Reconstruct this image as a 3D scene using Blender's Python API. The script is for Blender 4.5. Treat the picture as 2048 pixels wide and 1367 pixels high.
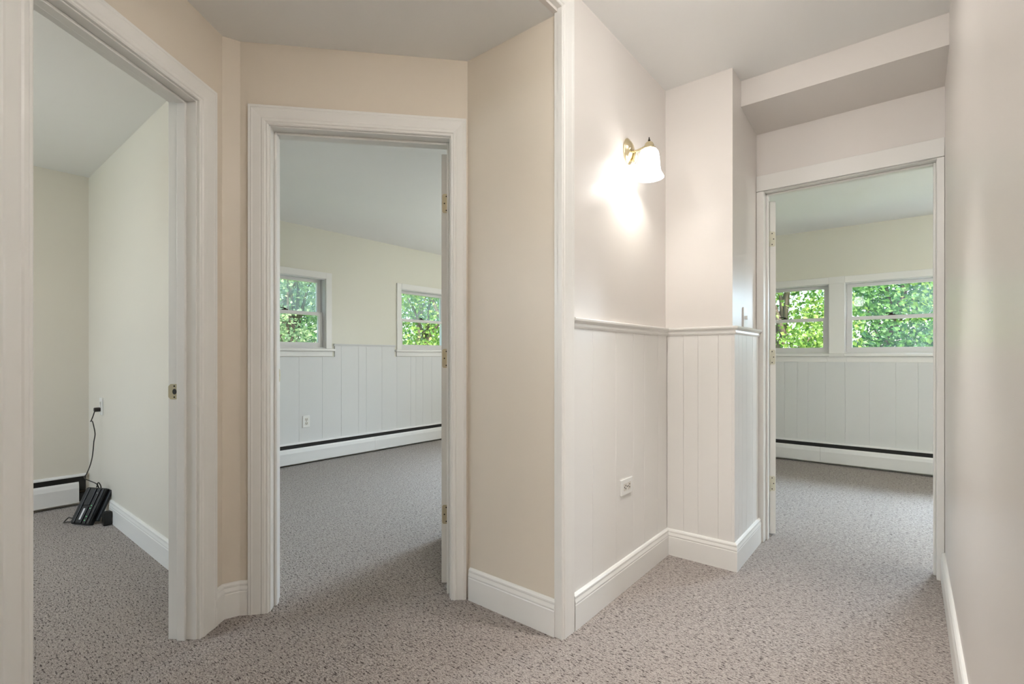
import bpy, bmesh, math, random
from mathutils import Vector, Matrix, Quaternion, noise as mnoise

for o in list(bpy.data.objects):
    bpy.data.objects.remove(o, do_unlink=True)
scene = bpy.context.scene
COL = scene.collection
rnd = random.Random(7)

# ------------------------------------------------------------------ camera
# house frame: +Y runs down the hall, +X to its right, floor at z = 0, camera above the origin
CAM_H = 1.08
F_PX, W_PX = 981.0, 2048.0
cam_d = bpy.data.cameras.new('camera')
cam = bpy.data.objects.new('camera', cam_d); COL.objects.link(cam)
cam_d.sensor_width = 36.0
cam_d.lens = 36.0 * F_PX / W_PX
cam_d.shift_y = 28.5 / W_PX
cam_d.clip_start = 0.02
cam.location = (0, 0, CAM_H)
cam.rotation_euler = (math.pi / 2, 0, math.radians(39.06))
scene.camera = cam

# ------------------------------------------------------------------ view, sky, sun
vs = scene.view_settings
vs.view_transform = 'Standard'; vs.look = 'None'
vs.exposure = 1.1; vs.gamma = 1.0; vs.use_curve_mapping = False

world = bpy.data.worlds.new('world'); scene.world = world
world.use_nodes = True
wn = world.node_tree; wn.nodes.clear()
w_out = wn.nodes.new('ShaderNodeOutputWorld')
w_bg = wn.nodes.new('ShaderNodeBackground')
w_sky = wn.nodes.new('ShaderNodeTexSky')
w_sky.sky_type = 'NISHITA'; w_sky.sun_disc = False
w_sky.sun_elevation = math.radians(48); w_sky.sun_rotation = math.radians(135)
w_sky.air_density = 1.0; w_sky.dust_density = 2.5; w_sky.ozone_density = 1.0
w_bg.inputs['Strength'].default_value = 0.30
wn.links.new(w_sky.outputs['Color'], w_bg.inputs['Color'])
wn.links.new(w_bg.outputs['Background'], w_out.inputs['Surface'])

sun_d = bpy.data.lights.new('sun', 'SUN')
sun_d.energy = 4.8; sun_d.angle = math.radians(0.6); sun_d.color = (1.0, 0.95, 0.86)
sun = bpy.data.objects.new('sun', sun_d); COL.objects.link(sun)
sun.rotation_euler = Vector((-0.52, 0.50, -0.80)).to_track_quat('-Z', 'Y').to_euler()
sun.location = (6, -6, 9)

# daylight: area lights added outside unseen windows, standing in for skylight
def daylight_fill(name, loc, target, w, h, power, spread=180):
    d = bpy.data.lights.new(name, 'AREA'); d.shape = 'RECTANGLE'; d.size = w; d.size_y = h
    d.energy = power; d.spread = math.radians(spread); d.color = (0.66, 0.82, 1.0)
    o = bpy.data.objects.new(name, d); COL.objects.link(o)
    o.location = loc
    o.rotation_euler = (Vector(target) - Vector(loc)).to_track_quat('-Z', 'Y').to_euler()
daylight_fill('daylight_fill_bedroom', (-2.45, 6.35, 2.0), (-2.75, 2.6, 0.0), 1.0, 0.8, 58.0, 80)
daylight_fill('daylight_fill_far_room', (0.80, 6.35, 1.95), (0.10, 4.45, 0.0), 0.9, 0.8, 72.0, 95)
daylight_fill('daylight_fill_small_room', (-3.70, -2.60, 2.0), (-3.4, 0.9, 1.0), 0.9, 1.0, 33.0)

# outputs of the sconce and the added fill lamps (each made in its builder)
SCONCE_W = 1.2
WALL_FILL_E = 27.0
BEAM_FILL_W = 46.0
FLUSH_FILL_E = 13.0
SHADE_E = 3.6
HALL_FILL_E = 34.0
BED_FILL_E = 25.5
FAR_FILL_E = 22.0
SMALL_FILL_E = 18.0

# ------------------------------------------------------------------ helpers
def srgb(r, g, b):
    def c(v):
        v /= 255.0
        return v / 12.92 if v <= 0.04045 else ((v + 0.055) / 1.055) ** 2.4
    return (c(r), c(g), c(b), 1.0)

def tag(o, label=None, cat=None, group=None, kind=None):
    if label: o['label'] = label
    if cat: o['category'] = cat
    if group: o['group'] = group
    if kind: o['kind'] = kind
    return o

def empty(name, loc):
    o = bpy.data.objects.new(name, None); COL.objects.link(o)
    o.location = loc; o.empty_display_size = 0.05
    return o

def root_loc(o):
    p = Vector((0, 0, 0))
    while o is not None:
        p += Vector(o.location); o = o.parent
    return p

class MB:
    """collects shapes in world coordinates, then links them as ONE mesh object"""
    def __init__(self):
        self.v = []; self.f = []; self.smooth = False
    def add(self, verts, faces):
        n = len(self.v)
        self.v += [Vector(p) for p in verts]
        self.f += [tuple(i + n for i in f) for f in faces]
        return self
    def hexa(self, p):
        return self.add(p, [(0, 3, 2, 1), (4, 5, 6, 7), (0, 1, 5, 4), (1, 2, 6, 5), (2, 3, 7, 6), (3, 0, 4, 7)])
    def box(self, x0, x1, y0, y1, z0, z1):
        return self.hexa([(x0, y0, z0), (x1, y0, z0), (x1, y1, z0), (x0, y1, z0),
                          (x0, y0, z1), (x1, y0, z1), (x1, y1, z1), (x0, y1, z1)])
    def prism(self, poly, z0, z1):
        n = len(poly)
        vs_ = [(p[0], p[1], z0) for p in poly] + [(p[0], p[1], z1) for p in poly]
        fs = [tuple(range(n - 1, -1, -1)), tuple(range(n, 2 * n))]
        fs += [(i, (i + 1) % n, n + (i + 1) % n, n + i) for i in range(n)]
        return self.add(vs_, fs)
    def loft(self, rings, closed=True, cap=True):
        n = len(rings[0]); vs_ = [p for r in rings for p in r]; fs = []
        for k in range(len(rings) - 1):
            for i in range(n if closed else n - 1):
                j = (i + 1) % n
                fs.append((k * n + i, k * n + j, (k + 1) * n + j, (k + 1) * n + i))
        if cap and closed:
            fs.append(tuple(range(n - 1, -1, -1)))
            fs.append(tuple((len(rings) - 1) * n + i for i in range(n)))
        return self.add(vs_, fs)
    def lathe(self, prof, M, n=32, cap=False):
        rings = []
        for r, z in prof:
            rings.append([M @ Vector((r * math.cos(2 * math.pi * i / n), r * math.sin(2 * math.pi * i / n), z)) for i in range(n)])
        return self.loft(rings, True, cap)
    def tube(self, pts, r, n=8):
        pts = [Vector(p) for p in pts]; rings = []
        up = Vector((0.31, 0.17, 0.93))
        for i, p in enumerate(pts):
            t = (pts[min(i + 1, len(pts) - 1)] - pts[max(i - 1, 0)]).normalized()
            a = t.cross(up)
            if a.length < 1e-3: a = t.cross(Vector((1, 0, 0)))
            a.normalize(); b = t.cross(a)
            rr = r[i] if isinstance(r, (list, tuple)) else r
            rings.append([p + a * rr * math.cos(2 * math.pi * k / n) + b * rr * math.sin(2 * math.pi * k / n) for k in range(n)])
        return self.loft(rings)
    def build(self, name, mat, parent=None, smooth=False, bevel=0.0, kind=None, fix=True, seg=2):
        base = root_loc(parent) if parent is not None else None
        if base is None:
            xs = [p.x for p in self.v]; ys = [p.y for p in self.v]; zs = [p.z for p in self.v]
            base = Vector(((min(xs) + max(xs)) / 2, (min(ys) + max(ys)) / 2, min(zs)))
        me = bpy.data.meshes.new(name)
        me.from_pydata([tuple(p - base) for p in self.v], [], self.f)
        if fix:
            bm = bmesh.new(); bm.from_mesh(me)
            bmesh.ops.recalc_face_normals(bm, faces=bm.faces)
            if bevel > 0:
                bmesh.ops.remove_doubles(bm, verts=bm.verts, dist=1e-5)
                es = [e for e in bm.edges if len(e.link_faces) == 2 and e.calc_face_angle(0) > 0.6]
                bmesh.ops.bevel(bm, geom=es, offset=bevel, segments=seg, affect='EDGES', profile=0.5)
            bm.to_mesh(me); bm.free()
        if smooth:
            for p in me.polygons: p.use_smooth = True
        me.materials.append(mat)
        o = bpy.data.objects.new(name, me); COL.objects.link(o)
        if parent is not None:
            o.parent = parent
        else:
            o.location = base
        if kind: o['kind'] = kind
        return o

class Frame:
    """a wall's own frame: s along the wall, q out of it into the room, z up"""
    def __init__(self, p, u, n):
        self.p = Vector((p[0], p[1], 0)); self.u = Vector((u[0], u[1], 0)).normalized(); self.n = Vector((n[0], n[1], 0)).normalized()
    def at(self, s, q, z):
        return self.p + self.u * s + self.n * q + Vector((0, 0, z))
    def box(self, mb, s0, s1, q0, q1, z0, z1):
        a = self.at
        return mb.hexa([a(s0, q0, z0), a(s1, q0, z0), a(s1, q1, z0), a(s0, q1, z0),
                        a(s0, q0, z1), a(s1, q0, z1), a(s1, q1, z1), a(s0, q1, z1)])
    def wall(self, mb, s0, s1, t, z0, z1, holes=()):
        """wall of thickness t behind the surface with rectangular holes (s0, s1, z0, z1)"""
        cuts = sorted({s0, s1, *[h[0] for h in holes], *[h[1] for h in holes]})
        for a, b in zip(cuts[:-1], cuts[1:]):
            zs = [(z0, z1)]
            for h in holes:
                if h[0] <= a + 1e-6 and h[1] >= b - 1e-6:
                    nz = []
                    for (c, d) in zs:
                        if h[2] > c: nz.append((c, min(d, h[2])))
                        if h[3] < d: nz.append((max(c, h[3]), d))
                    zs = [k for k in nz if k[1] - k[0] > 1e-6]
            for c, d in zs:
                self.box(mb, a, b, -t, 0, c, d)
        return mb

def sweep(mb, path, prof, side, capped=True):
    """sweep a closed profile (offset, z) along a 2D path, mitred; side=+1 offsets to the left of travel"""
    pts = [Vector((p[0], p[1])) for p in path]; rings = []
    for i, p in enumerate(pts):
        dirs = []
        if i > 0: dirs.append((pts[i] - pts[i - 1]).normalized())
        if i < len(pts) - 1: dirs.append((pts[i + 1] - pts[i]).normalized())
        ns = [Vector((-d.y, d.x)) * side for d in dirs]
        if len(ns) == 2:
            m = (ns[0] + ns[1]).normalized(); m = m / max(0.2, m.dot(ns[0]))
        else:
            m = ns[0]
        rings.append([(p.x + m.x * o, p.y + m.y * o, z) for o, z in prof])
    return mb.loft(rings, True, capped)

# ------------------------------------------------------------------ materials
def new_mat(name):
    m = bpy.data.materials.new(name); m.use_nodes = True
    nt = m.node_tree; b = nt.nodes['Principled BSDF']
    return m, nt, b

def paint(name, col, rough=0.45, var=0.03, bump=0.05, scale=60.0, spec=0.5, stretch=(1, 1, 1), big=1.3):
    m, nt, b = new_mat(name)
    tc = nt.nodes.new('ShaderNodeTexCoord')
    mp = nt.nodes.new('ShaderNodeMapping'); mp.inputs['Scale'].default_value = stretch
    nt.links.new(tc.outputs['Object'], mp.inputs['Vector'])
    n1 = nt.nodes.new('ShaderNodeTexNoise'); n1.inputs['Scale'].default_value = big; n1.inputs['Detail'].default_value = 4
    nt.links.new(mp.outputs['Vector'], n1.inputs['Vector'])
    mix = nt.nodes.new('ShaderNodeMix'); mix.data_type = 'RGBA'
    mix.inputs['A'].default_value = tuple(c * (1 - var) for c in col[:3]) + (1,)
    mix.inputs['B'].default_value = tuple(min(1, c * (1 + var)) for c in col[:3]) + (1,)
    nt.links.new(n1.outputs['Fac'], mix.inputs['Factor'])
    nt.links.new(mix.outputs['Result'], b.inputs['Base Color'])
    n2 = nt.nodes.new('ShaderNodeTexNoise'); n2.inputs['Scale'].default_value = scale; n2.inputs['Detail'].default_value = 3
    nt.links.new(mp.outputs['Vector'], n2.inputs['Vector'])
    bp = nt.nodes.new('ShaderNodeBump'); bp.inputs['Strength'].default_value = bump; bp.inputs['Distance'].default_value = 0.004
    nt.links.new(n2.outputs['Fac'], bp.inputs['Height'])
    nt.links.new(bp.outputs['Normal'], b.inputs['Normal'])
    b.inputs['Roughness'].default_value = rough
    b.inputs['Specular IOR Level'].default_value = spec
    return m

def metal(name, col, rough=0.25, metallic=1.0):
    m, nt, b = new_mat(name)
    n1 = nt.nodes.new('ShaderNodeTexNoise'); n1.inputs['Scale'].default_value = 90
    mr = nt.nodes.new('ShaderNodeMapRange')
    mr.inputs['To Min'].default_value = rough * 0.8; mr.inputs['To Max'].default_value = rough * 1.3
    nt.links.new(n1.outputs['Fac'], mr.inputs['Value']); nt.links.new(mr.outputs['Result'], b.inputs['Roughness'])
    b.inputs['Base Color'].default_value = col; b.inputs['Metallic'].default_value = metallic
    return m

def emis(name, col, strength):
    m, nt, b = new_mat(name)
    b.inputs['Base Color'].default_value = col; b.inputs['Roughness'].default_value = 0.35
    b.inputs['Emission Color'].default_value = col; b.inputs['Emission Strength'].default_value = strength
    return m

M = {}
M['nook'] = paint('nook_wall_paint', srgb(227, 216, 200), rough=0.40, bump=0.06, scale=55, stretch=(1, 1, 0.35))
M['hall'] = paint('hall_wall_paint', srgb(231, 225, 219), rough=0.36, bump=0.06, scale=55, stretch=(1, 1, 0.35))
M['room'] = paint('room_wall_paint', srgb(231, 228, 214), rough=0.45, bump=0.06)
M['small'] = paint('small_room_wall_paint', srgb(228, 222, 209), rough=0.45, bump=0.06)
M['panel'] = paint('panel_paint', srgb(236, 233, 228), rough=0.40, bump=0.05, scale=40, stretch=(1, 1, 0.2))
M['roompanel'] = paint('room_panel_paint', srgb(223, 223, 221), rough=0.42, bump=0.05, scale=40, stretch=(1, 1, 0.2))
M['ceil'] = paint('ceiling_paint', srgb(244, 243, 240), rough=0.85, bump=0.08, scale=80, spec=0.2)
M['trim'] = paint('trim_paint', srgb(239, 237, 232), rough=0.34, var=0.012, bump=0.008, scale=30)
M['white'] = paint('white_enamel', srgb(236, 235, 233), rough=0.35, var=0.015, bump=0.02)
M['vinyl'] = paint('sash_paint', srgb(226, 224, 222), rough=0.4, var=0.03, bump=0.03)
M['plate'] = paint('outlet_plastic', srgb(238, 237, 233), rough=0.3, var=0.01, bump=0.0)
M['socket'] = paint('socket_plastic', srgb(222, 217, 207), rough=0.35, var=0.01, bump=0.0)
M['brass'] = metal('polished_brass', srgb(230, 216, 180), 0.2)
M['dullbrass'] = metal('painted_brass', srgb(196, 186, 158), 0.4, 0.7)
M['paintedhinge'] = paint('overpainted_hinge', srgb(222, 219, 200), rough=0.4, var=0.05, bump=0.1, scale=200)
M['dark'] = paint('dark_slot', srgb(46, 44, 42), rough=0.6, var=0.1, bump=0.05)
M['fin'] = metal('heater_fin', srgb(120, 118, 114), 0.5)
M['black'] = paint('black_plastic', srgb(24, 25, 25), rough=0.3, var=0.1, bump=0.04, scale=300)
M['cable'] = paint('cable_rubber', srgb(42, 35, 30), rough=0.5, var=0.1, bump=0.02)
M['bronze'] = metal('dark_bronze', srgb(52, 46, 40), 0.4)
M['sticker'] = paint('sticker', srgb(214, 214, 214), rough=0.5, var=0.02, bump=0)
M['led'] = emis('green_led', srgb(120, 235, 150), 0.35)

# carpet: pale loops with short dark flecks lying along the hall's width
def carpet():
    m, nt, b = new_mat('fleck_carpet')
    L = nt.links.new
    tc = nt.nodes.new('ShaderNodeTexCoord')
    def noise(scale, detail, stretch, rough=0.6):
        mp = nt.nodes.new('ShaderNodeMapping'); mp.inputs['Scale'].default_value = stretch
        L(tc.outputs['Object'], mp.inputs['Vector'])
        n = nt.nodes.new('ShaderNodeTexNoise'); n.inputs['Scale'].default_value = scale
        n.inputs['Detail'].default_value = detail; n.inputs['Roughness'].default_value = rough
        L(mp.outputs['Vector'], n.inputs['Vector'])
        return n.outputs['Fac']
    def ramp(fac, a, c):
        r = nt.nodes.new('ShaderNodeMapRange'); r.inputs['From Min'].default_value = a; r.inputs['From Max'].default_value = c
        L(fac, r.inputs['Value']); return r.outputs['Result']
    def mix(fac, A, B):
        k = nt.nodes.new('ShaderNodeMix'); k.data_type = 'RGBA'
        L(fac, k.inputs['Factor'])
        for s, v in (('A', A), ('B', B)):
            if isinstance(v, tuple): k.inputs[s].default_value = v
            else: L(v, k.inputs[s])
        return k.outputs['Result']
    base = mix(ramp(noise(190, 3, (0.6, 1.0, 1)), 0.36, 0.66), srgb(124, 115, 110), srgb(201, 191, 183))
    base = mix(ramp(noise(2.2, 3, (1, 1, 1)), 0.3, 0.75), base, mix(ramp(noise(260, 2, (0.6, 1, 1)), 0.35, 0.65), srgb(142, 132, 126), srgb(187, 177, 169)))
    fleck = ramp(noise(125, 3, (0.42, 1.25, 1), 0.62), 0.555, 0.63)
    colr = mix(fleck, base, srgb(62, 51, 46))
    fleck2 = ramp(noise(240, 2, (0.7, 1.0, 1), 0.5), 0.60, 0.68)
    colr = mix(fleck2, colr, srgb(86, 75, 69))
    L(colr, b.inputs['Base Color'])
    vo = nt.nodes.new('ShaderNodeTexVoronoi'); vo.inputs['Scale'].default_value = 210
    L(tc.outputs['Object'], vo.inputs['Vector'])
    bp = nt.nodes.new('ShaderNodeBump'); bp.inputs['Strength'].default_value = 0.55; bp.inputs['Distance'].default_value = 0.004
    bp.invert = True
    L(vo.outputs['Distance'], bp.inputs['Height']); L(bp.outputs['Normal'], b.inputs['Normal'])
    b.inputs['Roughness'].default_value = 0.95; b.inputs['Specular IOR Level'].default_value = 0.1
    b.inputs['Sheen Weight'].default_value = 0.15
    return m
M['carpet'] = carpet()

def glass(name, haze, tint=(0.97, 0.985, 0.98, 1)):
    m = bpy.data.materials.new(name); m.use_nodes = True
    nt = m.node_tree; nt.nodes.clear(); L = nt.links.new
    out = nt.nodes.new('ShaderNodeOutputMaterial')
    tr = nt.nodes.new('ShaderNodeBsdfTransparent'); tr.inputs['Color'].default_value = tint
    gl = nt.nodes.new('ShaderNodeBsdfGlossy'); gl.inputs['Roughness'].default_value = 0.02
    fr = nt.nodes.new('ShaderNodeFresnel'); fr.inputs['IOR'].default_value = 1.16
    m1 = nt.nodes.new('ShaderNodeMixShader'); L(fr.outputs['Fac'], m1.inputs['Fac']); L(tr.outputs[0], m1.inputs[1]); L(gl.outputs[0], m1.inputs[2])
    df = nt.nodes.new('ShaderNodeBsdfTranslucent'); df.inputs['Color'].default_value = (0.8, 0.86, 0.92, 1)
    nz = nt.nodes.new('ShaderNodeTexNoise'); nz.inputs['Scale'].default_value = 7; nz.inputs['Detail'].default_value = 5
    mr = nt.nodes.new('ShaderNodeMapRange'); mr.inputs['From Min'].default_value = 0.3; mr.inputs['From Max'].default_value = 0.75
    mr.inputs['To Min'].default_value = haze * 0.4; mr.inputs['To Max'].default_value = haze * 1.5
    L(nz.outputs['Fac'], mr.inputs['Value'])
    m2 = nt.nodes.new('ShaderNodeMixShader'); L(mr.outputs['Result'], m2.inputs['Fac']); L(m1.outputs[0], m2.inputs[1]); L(df.outputs[0], m2.inputs[2])
    L(m2.outputs[0], out.inputs['Surface'])
    return m
M['glass'] = glass('window_glass', 0.012)
M['hazyglass'] = glass('hazy_window_glass', 0.16)  # upper panes: dirty haze with sky reflections put into the colour

def leaf_mat(name, c1, c2):
    m, nt, b = new_mat(name); L = nt.links.new
    geo = nt.nodes.new('ShaderNodeNewGeometry')
    mix = nt.nodes.new('ShaderNodeMix'); mix.data_type = 'RGBA'
    mix.inputs['A'].default_value = c1; mix.inputs['B'].default_value = c2
    L(geo.outputs['Random Per Island'], mix.inputs['Factor'])
    L(mix.outputs['Result'], b.inputs['Base Color'])
    b.inputs['Roughness'].default_value = 0.45
    tl = nt.nodes.new('ShaderNodeBsdfTranslucent'); L(mix.outputs['Result'], tl.inputs['Color'])
    ms = nt.nodes.new('ShaderNodeMixShader'); ms.inputs['Fac'].default_value = 0.42
    out = nt.nodes['Material Output']
    L(b.outputs[0], ms.inputs[1]); L(tl.outputs[0], ms.inputs[2]); L(ms.outputs[0], out.inputs['Surface'])
    return m
M['leaf1'] = leaf_mat('leaf_green', srgb(74, 122, 52), srgb(168, 196, 98))
M['leaf2'] = leaf_mat('leaf_deep_green', srgb(58, 104, 66), srgb(128, 174, 96))
M['leaf3'] = leaf_mat('leaf_silvery', srgb(92, 122, 92), srgb(178, 200, 150))
M['bark'] = paint('bark', srgb(96, 84, 72), rough=0.9, var=0.3, bump=0.8, scale=18, big=6)
M['lawn'] = paint('lawn', srgb(120, 150, 74), rough=0.9, var=0.25, bump=0.6, scale=40, big=3)

# ------------------------------------------------------------------ plan
ZN, ZH, ZR = 2.40, 2.545, 2.36          # ceilings: nook and left rooms, hall, far room
XC, YJ, XJ, YD3 = -1.05, 2.64, -0.70, 3.145
XR = 0.13                                # hall's right wall
XW = -4.76                               # outer wall of the bedroom
XW1 = -4.72
YF = 5.83                                # outer wall of the far room
YP0, YP1 = 0.845, 0.965                  # partition small room | bedroom
T = 0.11
TB = 0.125
def hd(deg):
    a = math.radians(deg); return (math.sin(a), math.cos(a))
UA = hd(-36.0); NA = (UA[1], -UA[0])     # wall with the near door: u runs away from the camera
UB = hd(42.6); NB = (UB[1], -UB[0])      # wall with the bedroom door
PA = (-2.1146, 0.6964)                   # far edge of near door opening
PB = (-2.105, 0.964)                     # left edge of bedroom door opening
FA = Frame(PA, UA, NA)
FB = Frame(PB, UB, NB)
WA, WB = 0.617, 0.762                    # opening widths
HEAD = 2.055
def p2(v): return (v.x, v.y)

A1 = p2(FA.at(0.15, 0, 0))
B1 = p2(FB.at(-0.115, 0, 0))
sD = (1.58 - PB[1]) / FB.u.y
D0 = p2(FB.at(sD, 0, 0))                 # bedroom-door wall meets the short right wall

def structure(mb, name, mat, label, cat, bevel=0.0):
    return tag(mb.build(name, mat, None, bevel=bevel), label, cat, kind='structure')

# floor and ceilings
structure(MB().box(-4.90, 2.3, -2.5, 6.0, -0.12, 0.0), 'floor', M['carpet'], 'beige carpet with dark brown flecks through hall and rooms', 'floor')
ceil_hall = structure(MB().box(XC - 0.02, XR + 0.02, -2.4, YD3 + 0.02, ZH, 2.75), 'ceiling_hall', M['ceil'], 'white hall ceiling above the wall sconce', 'ceiling')
structure(MB().prism([p2(FA.at(-1.75, -T / 2, 0)), (XC - 0.02, -2.4), (XC - 0.02, 1.66), p2(FB.at(sD, -T / 2, 0)), p2(FB.at(-0.115, -T / 2, 0)), p2(FA.at(0.15, -T / 2, 0))], ZN, 2.75),
          'ceiling_nook', M['ceil'], 'lower shadowed ceiling of the nook between the two left doors', 'ceiling')
structure(MB().prism([(-4.88, -2.2), p2(FA.at(-1.9, -T / 2, 0)), p2(FA.at(0.15, -T / 2, 0)), (-2.3, 0.905), (-4.88, 0.905)], ZN, 2.75),
          'ceiling_small_room', M['ceil'], 'pale ceiling of the small room through the near left door', 'ceiling')
structure(MB().prism([(-4.88, 0.905), (-2.3, 0.905), p2(FB.at(-0.115, -T / 2, 0)), p2(FB.at(sD, -T / 2, 0)), (-1.6, 1.7), (-1.6, 5.95), (-4.88, 5.95)], ZN, 2.75),
          'ceiling_bedroom', M['ceil'], 'white ceiling of the bedroom through the middle door', 'ceiling')
structure(MB().box(-1.6, 2.2, YD3 + 0.06, 5.95, ZR, 2.75), 'ceiling_far_room', M['ceil'], 'grey-white ceiling of the room at the end of the hall', 'ceiling')

# hall walls
structure(MB().box(XR, XR + 0.12, -2.4, YD3 + 0.12, 0, 2.6), 'wall_right', M['hall'], 'glossy cream wall along the right side of the hall', 'wall')
structure(MB().box(-2.0, XR + 0.12, -2.5, -2.4, 0, 2.6), 'wall_back', M['hall'], 'cream wall closing the hall behind', 'wall')
w_c = structure(MB().box(-1.60, XC, 1.66, YD3 + 0.12, 0, 2.6), 'wall_hall_left', M['hall'], 'cream hall wall with the brass sconce above white planks', 'wall')
w_j = structure(MB().box(XC, XJ, YJ, YD3 + 0.12, 0, 2.6), 'wall_hall_jog', M['hall'], 'cream wall jog projecting beside the far doorway', 'wall')
mb = MB().box(XJ, XR, YD3, YD3 + 0.12, HEAD - 0.015, 2.6)
mb.box(XJ, -0.668, YD3, YD3 + 0.12, 0, HEAD - 0.015); mb.box(0.108, XR, YD3, YD3 + 0.12, 0, HEAD - 0.015)
structure(mb, 'wall_end', M['hall'], 'cream wall over the doorway at the end of the hall', 'wall')
# boxed beam with a slightly sloping soffit
YBM = 2.80
structure(MB().hexa([(XJ, YBM, 2.409), (XR, YBM, 2.409), (XR, YD3, 2.378), (XJ, YD3, 2.378),
                     (XJ, YBM, ZH), (XR, YBM, ZH), (XR, YD3, ZH), (XJ, YD3, ZH)]), 'ceiling_beam', M['hall'], 'cream boxed beam under the ceiling before the far doorway', 'beam')

# nook walls
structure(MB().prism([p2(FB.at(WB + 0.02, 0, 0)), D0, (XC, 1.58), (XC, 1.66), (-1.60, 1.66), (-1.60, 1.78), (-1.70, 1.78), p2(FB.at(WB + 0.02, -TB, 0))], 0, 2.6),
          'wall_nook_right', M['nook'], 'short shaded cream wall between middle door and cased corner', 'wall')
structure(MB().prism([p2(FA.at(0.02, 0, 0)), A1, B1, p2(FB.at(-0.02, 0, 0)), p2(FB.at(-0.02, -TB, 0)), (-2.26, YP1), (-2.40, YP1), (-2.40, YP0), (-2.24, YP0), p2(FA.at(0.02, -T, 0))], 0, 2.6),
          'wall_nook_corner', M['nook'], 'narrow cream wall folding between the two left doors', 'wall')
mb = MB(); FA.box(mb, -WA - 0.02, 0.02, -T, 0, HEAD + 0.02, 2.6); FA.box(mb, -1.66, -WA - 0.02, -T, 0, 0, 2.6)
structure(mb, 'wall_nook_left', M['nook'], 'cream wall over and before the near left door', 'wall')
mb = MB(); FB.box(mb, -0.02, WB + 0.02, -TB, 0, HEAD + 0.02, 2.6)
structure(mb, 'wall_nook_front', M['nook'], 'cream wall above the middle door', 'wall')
structure(MB().box(XC - 0.0199, XC, 0.0, 1.5799, ZN, 2.6), 'wall_header', M['hall'], 'dropped header between hall and nook ceilings', 'wall')
structure(MB().box(XC - 0.12, XC, -2.4, 0.0, 0, 2.6), 'wall_hall_near', M['hall'], 'hall wall on the left behind the nook opening', 'wall')

# ------------------------------------------------------------------ outer walls and rooms
SILLB, TOPB = 1.160, 1.895
SILLF, TOPF = 1.105, 1.810
WIN_B = [(1.985, 2.767), (3.735, 4.517)]                 # along Y
FW = Frame((XW, 0), (0, 1), (1, 0))                      # bedroom outer wall, faces +X
mb = MB(); FW.wall(mb, 0.905, 5.95, 0.16, 0, 2.6, [(a, b, SILLB, TOPB) for a, b in WIN_B])
w_bed = structure(mb, 'wall_bedroom_back', M['room'], 'bedroom back wall with two windows above white planks', 'wall')
FW1 = Frame((XW1, 0), (0, 1), (1, 0))
structure(FW1.wall(MB(), -2.2, 0.905, 0.16, 0, 2.6), 'wall_small_room_back', M['small'], 'shaded cream wall at the back of the small room', 'wall')
structure(MB().box(XW1, -2.40, YP0, YP1, 0, 2.6), 'wall_small_room_right', M['small'], 'cream wall of the small room with outlet and cord', 'wall')
FS = Frame((0, -2.05), (1, 0), (0, 1))                   # small room near wall, faces +Y
mb = FS.wall(MB(), XW1 - 0.16, -1.1, 0.16, 0, 2.6, [(-4.15, -3.25, 1.0, 2.0)])
structure(mb, 'wall_small_room_front', M['small'], 'cream small-room wall with a window behind the near door', 'wall')
FF = Frame((0, YF), (1, 0), (0, -1))                     # far wall, faces -Y
WIN_F = [(-1.405, -0.625), (-0.505, 0.275), (0.395, 1.175)]
w_far = structure(FF.wall(MB(), -1.60, 2.2, 0.16, 0, 2.6, [(a, b, SILLF, TOPF) for a, b in WIN_F]), 'wall_far_room_back', M['room'], 'far room back wall with a band of windows above white planks', 'wall')
structure(FF.wall(MB(), -4.92, -1.60, 0.16, 0, 2.6, [(-2.95, -1.95, SILLB, TOPB)]), 'wall_bedroom_side', M['room'], 'bedroom side wall with a window out of sight of the hall', 'wall')
structure(MB().box(-1.66, -1.54, 1.78, YF, 0, 2.6), 'wall_bedroom_right', M['room'], 'wall between bedroom and far room', 'wall')
structure(MB().box(2.0, 2.14, YD3 + 0.12, YF, 0, 2.6), 'wall_far_room_right', M['room'], 'right wall of the far room', 'wall')
structure(MB().box(XR + 0.12, 2.14, YD3, YD3 + 0.12, 0, 2.6), 'wall_far_room_front', M['room'], 'front wall of the far room beside the doorway', 'wall')

# vertical planks under the chair rail: every plank a piece of its own
PL_T = 0.014
def planks(frame, cuts, z0, z1, parent, mat, skip=None):
    for a, b in zip(cuts[:-1], cuts[1:]):
        zs = [(z0, z1)]
        g = 0.0016
        prof = [(a + 0.0002, 0), (b - 0.0002, 0), (b - 0.0002, PL_T - 0.0016), (b - g, PL_T), (a + g, PL_T), (a + 0.0002, PL_T - 0.0016)]
        rings = [[frame.at(s, q, z) for s, q in prof] for z in (z0, z1)]
        MB().loft(rings).build('plank', mat, parent)
FC = Frame((XC, 0), (0, 1), (1, 0))
FJ = Frame((0, YJ), (1, 0), (0, -1))
FJS = Frame((XJ, 0), (0, 1), (1, 0))
planks(FC, [1.652, 1.815, 2.026, 2.205, 2.331, 2.50, YJ - PL_T], 0.10, 1.20, w_c, M['panel'])
planks(FJ, [XC + PL_T, -0.945, -0.868, -0.766, XJ + 0.001], 0.10, 1.20, w_j, M['panel'])
planks(FJS, [YJ - PL_T + 0.001, 2.70, 2.768, 2.854, 2.99, YD3 - 0.018], 0.10, 1.20, w_j, M['panel'])
planks(FW, [YP1, 1.17, 1.40, 1.55, 1.80, 2.05, 2.25, 2.467, 2.717, 2.936, 3.149, 3.248, 3.46, 3.674, 3.881, 3.963, 4.075, 4.221, 4.42, 4.62, 4.85, 5.05, 5.30, 5.55, YF], 0.10, 1.075, w_bed, M['roompanel'])
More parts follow.
